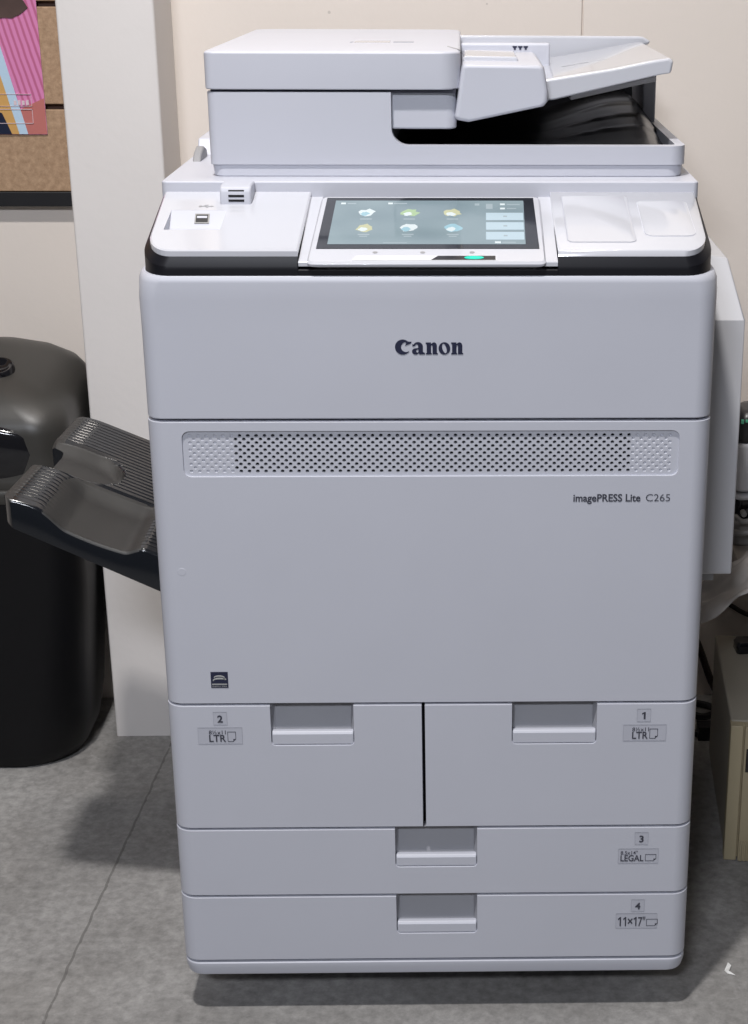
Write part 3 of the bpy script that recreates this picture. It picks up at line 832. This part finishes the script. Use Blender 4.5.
# front wall: full height at the left, low rim at the right, rounded inner corner of the opening
def feeder_front():
    bm = new(); V = {}
    def v(x, y, z):
        k = (round(x, 6), round(y, 6), round(z, 6))
        if k not in V: V[k] = bm.verts.new((x, y + FY, z))
        return V[k]
    rl, rr, n = .010, .018, 8; z0 = ZS + .0004
    L = [(XL + rl - rl * cos(pi / 2 * k / n), rl - rl * sin(pi / 2 * k / n)) for k in range(n + 1)]
    Rr = [(XR - rr + rr * sin(pi / 2 * k / n), rr - rr * cos(pi / 2 * k / n)) for k in range(n + 1)]
    for p, q in zip(L, L[1:]): bm.faces.new((v(p[0], p[1], z0), v(q[0], q[1], z0), v(q[0], q[1], ZT_), v(p[0], p[1], ZT_)))
    for p, q in zip(Rr, Rr[1:]): bm.faces.new((v(p[0], p[1], z0), v(q[0], q[1], z0), v(q[0], q[1], ZR), v(p[0], p[1], ZR)))
    r = .019
    lp_ = [(XL + rl, z0), (XR - rr, z0), (XR - rr, ZR)] + [(XO + r - r * sin(t), ZR + r - r * cos(t)) for t in [pi / 2 * k / 7 for k in range(8)]] + [(XO, ZT_), (XL + rl, ZT_)]
    bm.faces.new([v(x, 0, z) for x, z in lp_])
    e = bmesh.ops.extrude_face_region(bm, geom=bm.faces[:])
    for g in e['geom']:
        if isinstance(g, bmesh.types.BMVert): g.co.y += .014
    return bm
obj('front_wall', feeder_front(), M['white2'], feed, bev=.0014, seg=2)
bm = new(); prism(bm, rrect(XL + .0003, XO - .0004, FY + .010, FB, [.003, .003, .003, .012]), 'z', ZS + .001, ZT_ - .0004)
obj('drive_housing', bm, M['white2'], feed)
bm = new(); n_ = 8
outer = [(XR - .018 + .018 * sin(t), FY + .018 - .018 * cos(t)) for t in [pi / 2 * k / n_ for k in range(n_ + 1)]] + [(XR, FB - .01)]
inner = [(XR - .020 + .009 * sin(t), FY + .023 - .009 * cos(t)) for t in [pi / 2 * k / n_ for k in range(n_ + 1)]] + [(XR - .011, FB - .01)]
rings = [[(a[0] - .0004, a[1] + .0004, ZS + .001), (a[0] - .0004, a[1] + .0004, ZR - .0003), (b[0], b[1], ZR - .0003), (b[0], b[1], ZS + .001)] for a, b in zip(outer, inner)]
loft(bm, rings)
obj('tray_rim', bm, M['white2'], feed)
# back wall behind the tray
bm = new(); box(bm, -.05, .2830, .618, .675, .985, 1.0900)
obj('feeder_back_wall', bm, M['white2'], feed, bev=.003, seg=3)
bm = new(); box(bm, -.04, .2740, .608, .6185, .985, 1.055)
obj('delivery_back_panel', bm, M['blackgloss'], feed, bev=.002)
bm = new(); box(bm, .2660, .2825, .470, .606, .9900, 1.0780)
obj('tray_support', bm, M['white2'], feed, bev=.002)
# lifting top cover
bm = new(); oc = lambda i: rrect(-.2500 + i, .0335 - i, FY - .002 + i, FB - i, [.010, .022, .020, .020], 7)
loft(bm, [ring(oc(.001), 1.0662), ring(oc(0), 1.0675), ring(oc(0), 1.1040), ring(oc(.0006), 1.1056), ring(oc(.0018), 1.1066), ring(oc(.004), 1.1074), ring(oc(.030), 1.1088)])
tc_ = obj('feeder_cover', bm, M['white2'], feed, ang=40, wn=True)
bm = new(); box(bm, -.244, .028, FY + .004, FB - .006, 1.0620, 1.0670)
obj('cover_gap', bm, M['gap_shade'], feed, smooth=False)
bm = new(); box(bm, -.092, -.050, .330, .372, 1.1080, 1.1092, 0); box(bm, -.097, -.094, .336, .360, 1.1080, 1.1092, 1); box(bm, -.046, -.022, .340, .366, 1.1080, 1.1092, 1)
obj('sticker', bm, [M['gloss'], M['labeledge']], feed, smooth=False)
bm = new()
prism(bm, [(.012, .30), (.0335, .222), (.0345, .225), (.016, .302)], 'z', 1.1060, 1.1080)
obj('cover_latch', bm, M['inner'], feed, smooth=False)
# inner guide under the cover
bm = new(); prism(bm, rrect(-.052, .0290, .214, .60, [.002, .012, .002, .002]), 'z', 1.0225, 1.0660)
obj('inner_guide', bm, M['white2'], feed, bev=.0025, seg=3)
# hump that feeds the sheets, with its slanted face
bm = new()
prof = [(.0265, 1.0345), (.0300, 1.0320), (.0420, 1.0300), (.1270, 1.0475), (.1315, 1.0530), (.1315, 1.0650), (.1270, 1.0890), (.1230, 1.0925), (.0380, 1.0935), (.0345, 1.0900)]
ys = [(.212, .6), (.216, 1.0), (.600, 1.0)]
cxp, czp = .078, 1.063
rings = []
for y, s in ((.2095, .94), (.2125, .985), (.218, 1.0), (.60, 1.0)):
    rings.append([(cxp + (x - cxp) * s, y, czp + (z - czp) * s) for x, z in prof])
loft(bm, rings)
hump = obj('feed_guide', bm, M['white2'], feed, bev=.002, seg=3, ang=50)
bm = new(); prism(bm, [(.036, 1.085), (.100, 1.085), (.0995, 1.0955), (.097, 1.0975), (.039, 1.0985), (.036, 1.096)], 'y', .27, .38)
obj('feed_roller_cover', bm, M['gloss'], feed, bev=.003, seg=3)
bm = new(); box(bm, .0340, .1450, .44, .452, 1.070, 1.1030)
obj('guide_plate', bm, M['white2'], feed, bev=.003, seg=3)
bm = new()
for k in range(3):
    xx = .1010 + .0068 * k
    F3 = Matrix.Translation((xx, .4398, 1.0950)) @ Matrix.Rotation(pi / 2, 4, 'X')
    poly2d(bm, [[(-.0028, .0045), (.0028, .0045), (.0028, .0030), (.0012, .0022), (.0012, 0), (-.0012, 0), (-.0012, .0022), (-.0028, .0030)]], F3, .0004)
obj('arrow_mark', bm, M['ink'], feed, smooth=False)
# sloping original tray
bm = new()
tp = [(.120, 1.0730), (.135, 1.0755), (.205, 1.0865), (.250, 1.0955), (.2705, 1.0985), (.2750, 1.0950), (.2730, 1.0825), (.2600, 1.0805), (.140, 1.0515), (.128, 1.0505)]
rings = []
for y, d in ((.2440, -.0015), (.2475, 0), (.560, 0), (.566, -.002)):
    rings.append([(x + (d if x > .25 else 0), y, z + (d if z > 1.06 else -d * .5)) for x, z in tp])
loft(bm, rings)
itray = obj('original_tray', bm, M['gloss'], feed, bev=.0018, seg=3, ang=40)
bm = new(); prism(bm, [(.160, 1.0560), (.258, 1.0775), (.258, 1.0715), (.160, 1.0500)], 'y', .262, .54)
obj('tray_underside', bm, M['sidegrey'], itray, bev=.001)
# sheet guides standing on the tray
def tray_z(x): return 1.0730 + (x - .120) * .0135 / .085 if x < .205 else 1.0865 + (x - .205) * .0080 / .047
bm = new()
prism(bm, [(.020, 1.066), (.136, 1.070), (.282, 1.094), (.286, 1.098), (.276, 1.1035), (.270, 1.1045), (.020, 1.1052)], 'y', .575, .590)
obj('paper_guide', bm, M['gloss'], feed, bev=.003, seg=3)
for (x, y, w, h) in ((.1560, .38, .018, .004), (.1760, .385, .013, .004), (.2000, .39, .010, .003), (.2600, .30, .006, .012)):
    bm = new(); z0 = tray_z(x) + .0004; z1 = tray_z(x + w) + .0004
    bm.faces.new([bm.verts.new(p) for p in ((x, y, z0), (x + w, y, z1), (x + w, y + h, z1), (x, y + h, z0))])
    obj('tray_print', bm, M['labeledge'], itray, smooth=False)
# black delivery tray under it: a ribbed sloping surface
bm = new()
nx, ny = 60, 44; grid = []
xa, xb, ya, yb = -.0430, .2770, .2185, .6080
for i in range(nx + 1):
    row = []
    for j in range(ny + 1):
        u = i / nx; v = j / ny; x = xa + (xb - xa) * u; y = ya + (yb - ya) * v
        s = max(0, min(1, (u - .40) / .5)); s = s * s * (3 - 2 * s)
        z = .9975 + .034 * s * min(1, .10 + 1.2 * v)
        if u > .93: z -= .022 * ((u - .93) / .07) ** 1.4
        for q in (.25, .50, .75):   # curved ribs fanning to the right
            c = q * .75 + .10 * s
            z += .0022 * exp(-((v - c) / .014) ** 2) * s
        row.append(bm.verts.new((x, y, z)))
    grid.append(row)
for i in range(nx):
    for j in range(ny): bm.faces.new((grid[i][j], grid[i + 1][j], grid[i + 1][j + 1], grid[i][j + 1]))
obj('delivery_tray', bm, M['deliver'], feed, ang=60)
# left hinge bracket at the back
bm = new(); prism(bm, [(.335, .9695), (.395, .9695), (.390, .980), (.372, .9850), (.350, .9800)], 'x', -.2900, -.2800)
obj('feeder_hinge', bm, M['inner'], P, bev=.002)
bm = new(); prism(bm, [(.398, .9695), (.60, .9695), (.60, .990), (.412, .990)], 'x', -.2935, -.2700)
obj('hinge_cover', bm, M['white2'], P, bev=.002)

# ---- right side cover
bm = new()
pts = [(.222, .487), (.222, .8060), (.330, .8690), (.60, .8690), (.60, .487)]
prof = [(.200, .487), (.200, .8060), (.225, .8770), (.60, .8900), (.60, .487)]
inn = [bm.verts.new(p) for p in ((.296, .200, .487), (.296, .200, .8060), (.296, .255, .8790), (.296, .60, .8790), (.296, .60, .487))]
out = [bm.verts.new(p) for p in ((.3655, .200, .487), (.3655, .200, .8060), (.3500, .255, .8690), (.3500, .60, .8690), (.3655, .60, .487))]
for i in range(5):
    j = (i + 1) % 5; bm.faces.new((inn[i], inn[j], out[j], out[i]))
bm.faces.new(inn); bm.faces.new(out)
obj('side_cover', bm, M['sidegrey'], P, bev=.0025, seg=3)
bm = new(); prism(bm, [(.21, .475), (.60, .475), (.60, .489), (.21, .489)], 'x', .296, .345)
obj('side_cover_foot', bm, M['inner'], P, bev=.001)

# ---- charcoal exit tray on the left, a ribbed surface with two finger hollows
def tray_top(x, v):
    """height of the tray top; x in scene metres, v 0 (near) .. 1 (far)"""
    z = .5290 + (-.300 - x) * .43 + .006 * v
    d = x - (-.5055 + .013 * v)
    if d < .040: z -= .0068 * ((.040 - d) / .040) ** 2       # rolls over at the tip
    if d < .006: z -= .005 * ((.006 - d) / .006) ** 2
    return z
def sst(a, b, t):
    t = max(0, min(1, (t - a) / (b - a))); return t * t * (3 - 2 * t)
def hollow(x, v):
    # near hollow, open to the near edge
    a = sst(.41, .29, v) * sst(-.465, -.430, x) * sst(-.338, -.366, x) * (.62 + .38 * sin(pi * max(0, min(1, (x + .465) / .127))))
    # middle hollow, open to the tip, round end
    c = .525; hw = .135
    t = max(0., (x + .440) / .040)
    w = hw * (math.sqrt(max(0, 1 - t * t)) if t < 1 else 0)
    b = .85 * sst(w + .03, max(w - .075, .0), abs(v - c)) if w > 0.01 else 0
    return max(a, b)
bm = new()
NX = 88
NR = 34; prof_ = (-.5, -.30, -.17, -.10, -.05, 0, .05, .10, .17, .30)
VS = sorted({0., 1., .003, .006, .010, .990, .994, .997} | {round((q + .5 + d) / NR, 6) for q in range(NR) for d in prof_ if 0 < (q + .5 + d) / NR < 1})
NV = len(VS) - 1
ya, yb = .140, .485
top_, bot_ = [], []
for i in range(NX + 1):
    u = i / NX; u = 1 - (1 - u) ** 1.35; r1, r2 = [], []
    for j in range(NV + 1):
        v = VS[j]
        tip = -.5055 + .013 * v + .014 * max(0, (.08 - v) / .08) ** 2 + .012 * max(0, (v - .92) / .08) ** 2
        tip += .017 * sst(.120, .095, abs(v - .525))
        x = -.298 + (tip + .298) * u
        y = ya + (yb - ya) * v
        h = hollow(x, v)
        rib = (1 - min(1, h * 3)) * sst(-.4995 + .013 * v, -.4905 + .013 * v, x) * sst(.02, .06, v) * sst(.99, .95, v)
        ph = (v * NR) % 1.0 - .5
        z = tray_top(x, v) - .0165 * h + rib * .0010 * exp(-(ph / .075) ** 2)
        e = min(v, 1 - v)
        if e < .010: z -= .0035 * (1 - e / .010) ** 2
        r1.append(bm.verts.new((x, y, z)))
        zb = .4800 + (-.300 - x) * .485
        r2.append(bm.verts.new((x, y, min(zb, z - .006))) if j in (0, NV) or i in (0, NX) else None)
    top_.append(r1); bot_.append(r2)
for i in range(NX):
    for j in range(NV):
        f = bm.faces.new((top_[i][j], top_[i + 1][j], top_[i + 1][j + 1], top_[i][j + 1]))
        c_ = f.calc_center_median(); v_ = (c_.y - ya) / (yb - ya)
        if hollow(c_.x, v_) > .12 or c_.x < -.4905 + .013 * v_: f.material_index = 1
for j in (0, NV):
    for i in range(NX): bm.faces.new((top_[i][j], top_[i + 1][j], bot_[i + 1][j], bot_[i][j]))
for i in (0, NX):
    for j in range(NV): bm.faces.new((top_[i][j], top_[i][j + 1], bot_[i][j + 1], bot_[i][j]))
for i in range(NX): bm.faces.new((bot_[i][0], bot_[i + 1][0], bot_[i + 1][NV], bot_[i][NV]))
obj('exit_tray', bm, [M['tray'], M['traymatt']], P, ang=50)

# ------------------------------------------------------------------ waste bin
B = thing('waste_bin', 'tall black waste bin with domed charcoal lid standing left of the column', 'bin', (-.735, .722, 0))
bcx, bcy = -.735, .722
def rr3(hx, hy, r, z, z2=None, dy=0.):
    z2 = z if z2 is None else z2
    return [(bcx + x, bcy + y + dy, z + (z2 - z) * (y + hy) / (2 * hy)) for x, y in rrect(-hx, hx, -hy, hy, r, 8)]
bm = new()
loft(bm, [rr3(.152, .106, .085, .0), rr3(.161, .111, .085, .006), rr3(.170, .115, .085, .024), rr3(.180, .118, .08, .080), rr3(.196, .128, .06, .300), rr3(.1985, .130, .05, .440), rr3(.1985, .130, .05, .448)])
obj('bin_body', bm, M['binblack'], B, ang=50)
bm = new()
loft(bm, [rr3(.1985, .1310, .052, .445), rr3(.2005, .1325, .052, .449), rr3(.2005, .1325, .052, .463), rr3(.1980, .1300, .05, .466)])
obj('bin_rim', bm, M['lid'], B, ang=50)
bm = new()
loft(bm, [rr3(.1940, .1280, .05, .464), rr3(.1965, .1290, .05, .470, .470), rr3(.1965, .1290, .05, .478, .478), rr3(.1945, .1275, .05, .4815, .4815), rr3(.1935, .1270, .05, .525, .548),
          rr3(.1925, .1265, .05, .545, .582), rr3(.1905, .125, .05, .556, .594), rr3(.186, .121, .05, .565, .606), rr3(.177, .115, .05, .575, .619), rr3(.150, .100, .045, .592, .634), rr3(.11, .078, .04, .609, .646), rr3(.07, .05, .025, .622, .653), rr3(.03, .025, .012, .632, .655)])
lid = obj('bin_lid', bm, M['lid'], B, ang=60)
bm = new()   # swing flap across the front of the lid
fy = bcy - .1275
pr = [(fy - .0010, .484), (fy - .004, .492), (fy - .0060, .530), (fy - .0040, .560), (fy + .0005, .569), (fy + .02, .569), (fy + .02, .484)]
loft(bm, [[(x, y + dy, .484 + (z - .484) * k) for y, z in pr] for x, dy, k in [(bcx - .172 + .344 * q / 24, .016 * abs(q / 12 - 1) ** 5, .62 + .36 * (1 - abs(q / 12 - 1) ** 3)) for q in [12 + 12 * sin(pi / 2 * (k_ / 16 - 1)) for k_ in range(33)]]])
obj('swing_flap', bm, M['blackgloss'], lid, ang=60)
bm = new()   # round finger boss on the top face of the lid
Lr = Matrix.Translation((bcx + .083, bcy - .035, .6240)) @ Matrix.Rotation(radians(20), 4, 'X')
loft(bm, [[Lr @ Vector((r * cos(a), r * sin(a), h)) for a in [2 * pi * k / 28 for k in range(28)]] for r, h in ((.024, -.012), (.024, .004), (.0215, .0065), (.017, .0055), (.013, .001))])
obj('lid_button', bm, M['blackgloss'], lid, ang=50)
bm = new(); prism(bm, [(bcx + .1885, .845), (bcx + .2000, .845), (bcx + .2000, .790), (bcx + .1885, .790)], 'z', .464, .588)
obj('hinge_post', bm, M['lid'], B, bev=.003, seg=3)

# ------------------------------------------------------------------ things at the right
C = thing('desktop_computer', 'old beige computer case standing on the floor at the right edge', 'computer', (.40, .33, 0))
R4 = Matrix.Translation((.4015, .33, 0)) @ Matrix.Rotation(radians(-4.2), 4, 'Z')
bm = new(); box(bm, 0, .36, .014, .305, .010, .213, 0, R4)
obj('case_shell', bm, M['beigetop'], C, bev=.003)
bm = new()
box(bm, -.001, .0165, 0, .020, .001, .2115, 0, R4); box(bm, .0185, .361, -.002, .020, .001, .2115, 0, R4); box(bm, .016, .019, .005, .020, .004, .2115, 0, R4)
for k in range(14): box(bm, .0205 + .0055 * k, .0235 + .0055 * k, -.0050, 0, .002, .034, 0, R4)
obj('front_bezel', bm, M['beige'], C, bev=.0012)
bm = new(); box(bm, .0215, .172, -.0030, .002, .142, .178, 0, R4)
obj('drive_slot', bm, M['blackgloss'], C, bev=.001)
for x in (.02, .33):
    for y in (.03, .28):
        bm = new(); cyl(bm, (R4 @ Vector((x, y, 0)))[:], 'z', .010, .012, .011, 16)
        obj('foot', bm, M['rubber'], C)

def adapter(px, py, label, rz, L):
    t = thing('power_adapter', label, 'adapter', (px, py, .213), 'black adapters on the beige computer')
    Rm = Matrix.Translation((px, py, .2132)) @ Matrix.Rotation(rz, 4, 'Z')
    bm = new()
    loft(bm, [[Rm @ Vector((x * s, y * s, z)) for x, y in rrect(-L, L, -.014, .014, .006)] for z, s in ((0, .96), (.003, 1), (.014, 1), (.018, .9))])
    obj('adapter_body', bm, M['blackgloss'], t)
    bm = new(); tube(bm, spline([Rm @ Vector(p) for p in ((L - .004, 0, .009), (L + .03, .004, .007), (L + .07, .02, .004), (L + .10, .05, .004))]), .0026)
    obj('adapter_cord', bm, M['cable'], t)
adapter(.474, .575, 'black adapter lying towards the back of the beige computer top', radians(4), .030)
adapter(.474, .430, 'black adapter lying nearer the front of the beige computer top', radians(-4), .028)

# side table carrying another machine
T = thing('side_table', 'worn side table at the right edge carrying a grey and white machine', 'table', (.85, .64, 0))
bm = new(); box(bm, .4200, 1.25, .47, .845, .382, .404)
obj('tabletop', bm, M['tabletop'], T, bev=.002)
for x, y in ((.83, .50), (1.22, .50), (.83, .82), (1.22, .82)):
    bm = new(); box(bm, x - .018, x + .018, y - .018, y + .018, 0, .383)
    obj('leg', bm, M['machinegrey'], T, bev=.002)
K = thing('desktop_machine', 'grey and white machine with black top on the side table', 'machine', (.62, .60, .404))
bm = new(); prism(bm, rrect(.4210, .86, .515, .70, .012), 'z', .404, .440)
obj('machine_base', bm, M['machinegrey'], K, bev=.004, seg=3)
bm = new(); prism(bm, rrect(.4235, .85, .525, .70, .010), 'z', .440, .474)
obj('machine_slot', bm, M['blackgloss'], K, bev=.002)
bm = new()
prism(bm, rrect(.4190, .86, .512, .70, .012), 'z', .474, .484); prism(bm, rrect(.4190, .86, .512, .70, .012), 'z', .487, .559)
obj('machine_case', bm, M['machine'], K, bev=.005, seg=3)
bm = new(); loft(bm, [[(x, y, z) for x, y in rrect(.4180 + i, .84, .512 + i, .575, .012)] for z, i in ((.558, .004), (.563, 0), (.590, .002), (.601, .006), (.604, .014))])
obj('machine_lid', bm, M['black'], K, ang=50)
bm = new()
for k in range(3): box(bm, .4240 + .006 * k, .4275 + .006 * k, .5130, .5165, .588 + .002 * (k % 2), .5935)
obj('lid_print', bm, M['greenprint'], K, smooth=False)
bm = new()
tube(bm, spline([(.422, .511, .452), (.432, .500, .4475), (.452, .497, .453), (.475, .50, .457)]), .004); tube(bm, spline([(.422, .509, .428), (.435, .497, .432), (.47, .497, .440)]), .0045)
cyl(bm, (.433, .500, .458), 'y', .004, .004, .012, 14)
obj('machine_lever', bm, M['machinegrey'], K)

# cloudy plastic sheet sagging between the copier and the table
bm = new(); g = []
ZL0, ZL1, ZU0, ZU1 = .326, .430, .336, .4525
for i in range(26):
    row = []
    for j in range(20):
        u = i / 25; v = j / 19
        x = .3150 + .150 * u
        y = .360 + .090 * v + .008 * sin(5 * u + 2)
        cr = lambda a: abs(((a) % 1.0) - .5) - .25
        z = ZL0 + (ZL1 - ZL0) * u + v * ((ZU0 - ZL0) + ((ZU1 - ZU0) - (ZL1 - ZL0)) * u) + .018 * cr(1.7 * u + 1.3 * v) + .012 * cr(2.9 * u - 1.9 * v + .3) + .007 * cr(4.1 * v + 1.1 * u)
        row.append(bm.verts.new((x, y, z)))
    g.append(row)
for i in range(25):
    for j in range(19): bm.faces.new((g[i][j], g[i + 1][j], g[i + 1][j + 1], g[i][j + 1]))
o = obj('plastic_sheet', bm, M['film'], ang=80)
so = o.modifiers.new('solid', 'SOLIDIFY'); so.thickness = .0006
tag(o, 'cloudy crumpled plastic sheet draped between the copier and the side table', 'plastic sheet')

# cables and a scrap
bm = new(); tube(bm, spline([(.372, .851, .23), (.400, .851, .16), (.431, .851, .103), (.463, .850, .02), (.485, .83, .006), (.56, .78, .006)]), .006)
o = obj('cable', bm, M['cable']); tag(o, 'thick dark cable slanting down the wall behind the copier', 'cable')
bm = new(); tube(bm, spline([(.44, .854, .205), (.465, .854, .182), (.489, .854, .167), (.515, .854, .152), (.58, .854, .13), (.70, .854, .12)]), .004)
o = obj('cable', bm, M['cable']); tag(o, 'thin dark cable running along the wall behind the side table', 'cable')
bm = new(); tube(bm, spline([(.395, .80, .006), (.43, .815, .006), (.46, .79, .006), (.435, .765, .006), (.405, .775, .006), (.400, .72, .006), (.425, .70, .006)]), .006)
box(bm, .415, .445, .690, .715, 0, .024)
o = obj('cable', bm, M['black']); tag(o, 'black cable with plug lying on the dark floor behind the copier', 'cable')
bm = new()
vs = [(0, 0, .0006), (.006, .012, .004), (.010, .010, .001), (.005, -.004, .003), (.013, -.010, .0006), (.003, -.006, .0006)]
a = [bm.verts.new((.3620 + x, .072 + y, z)) for x, y, z in vs]
bm.faces.new((a[0], a[1], a[2], a[3])); bm.faces.new((a[0], a[3], a[4], a[5]))
o = obj('paper_scrap', bm, M['scrap'], smooth=False); so = o.modifiers.new('solid', 'SOLIDIFY'); so.thickness = .0008; so.offset = 1
tag(o, 'tiny white paper scrap on the floor at lower right', 'scrap')

# ------------------------------------------------------------------ light
def area(name, loc, target, sx, sy, e, col):
    l = bpy.data.lights.new(name, 'AREA'); l.shape = 'RECTANGLE'; l.size = sx; l.size_y = sy
    l.energy = e; l.color = col
    o = bpy.data.objects.new(name, l); COL.objects.link(o); o.location = loc
    d = Vector(target) - Vector(loc); o.rotation_euler = d.to_track_quat('-Z', 'Y').to_euler()
    return o
area('ceiling_lamp_light', (-.33, -.84, 3.40), (-.33, -.80, 0), .15, .13, 76, (1, .97, .95))
area('added_front_fill_light', (-.55, -3.1, 2.70), (0, 0, .6), .55, .25, 60, (.875, .91, 1))  # unseen fill added behind the camera to brighten the copier front
area('wall_side_lamp_light', (-.05, .36, 2.90), (-.05, .47, 0), .30, .20, 8, (1, .93, .86))
w = bpy.data.worlds.new('room_ambient'); SC.world = w; w.use_nodes = True
bg = w.node_tree.nodes['Background']; bg.inputs['Color'].default_value = (.88, .92, 1, 1); bg.inputs['Strength'].default_value = .045

# ------------------------------------------------------------------ camera
cam = bpy.data.cameras.new('camera'); co = bpy.data.objects.new('camera', cam); COL.objects.link(co)
p, yw, rl = .341, -.0224, .0040
f = Vector((-sin(yw) * cos(p), cos(yw) * cos(p), -sin(p))); rt = Vector((cos(yw), sin(yw), 0)); up = rt.cross(f)
r2 = rt * cos(rl) + up * sin(rl); u2 = up * cos(rl) - rt * sin(rl)
mw = Matrix(((r2.x, u2.x, -f.x, .0353), (r2.y, u2.y, -f.y, -1.6285), (r2.z, u2.z, -f.z, 1.2188), (0, 0, 0, 1)))
co.matrix_world = mw
cam.sensor_fit = 'VERTICAL'; cam.sensor_height = 36; cam.lens = 1600 * 36 / 1024
cam.shift_x = -123.37 / 1024; cam.clip_start = .05
SC.camera = co
SC.view_settings.view_transform = 'Standard'; SC.view_settings.look = 'None'
SC.view_settings.exposure = 0; SC.view_settings.gamma = 1; SC.view_settings.use_curve_mapping = False
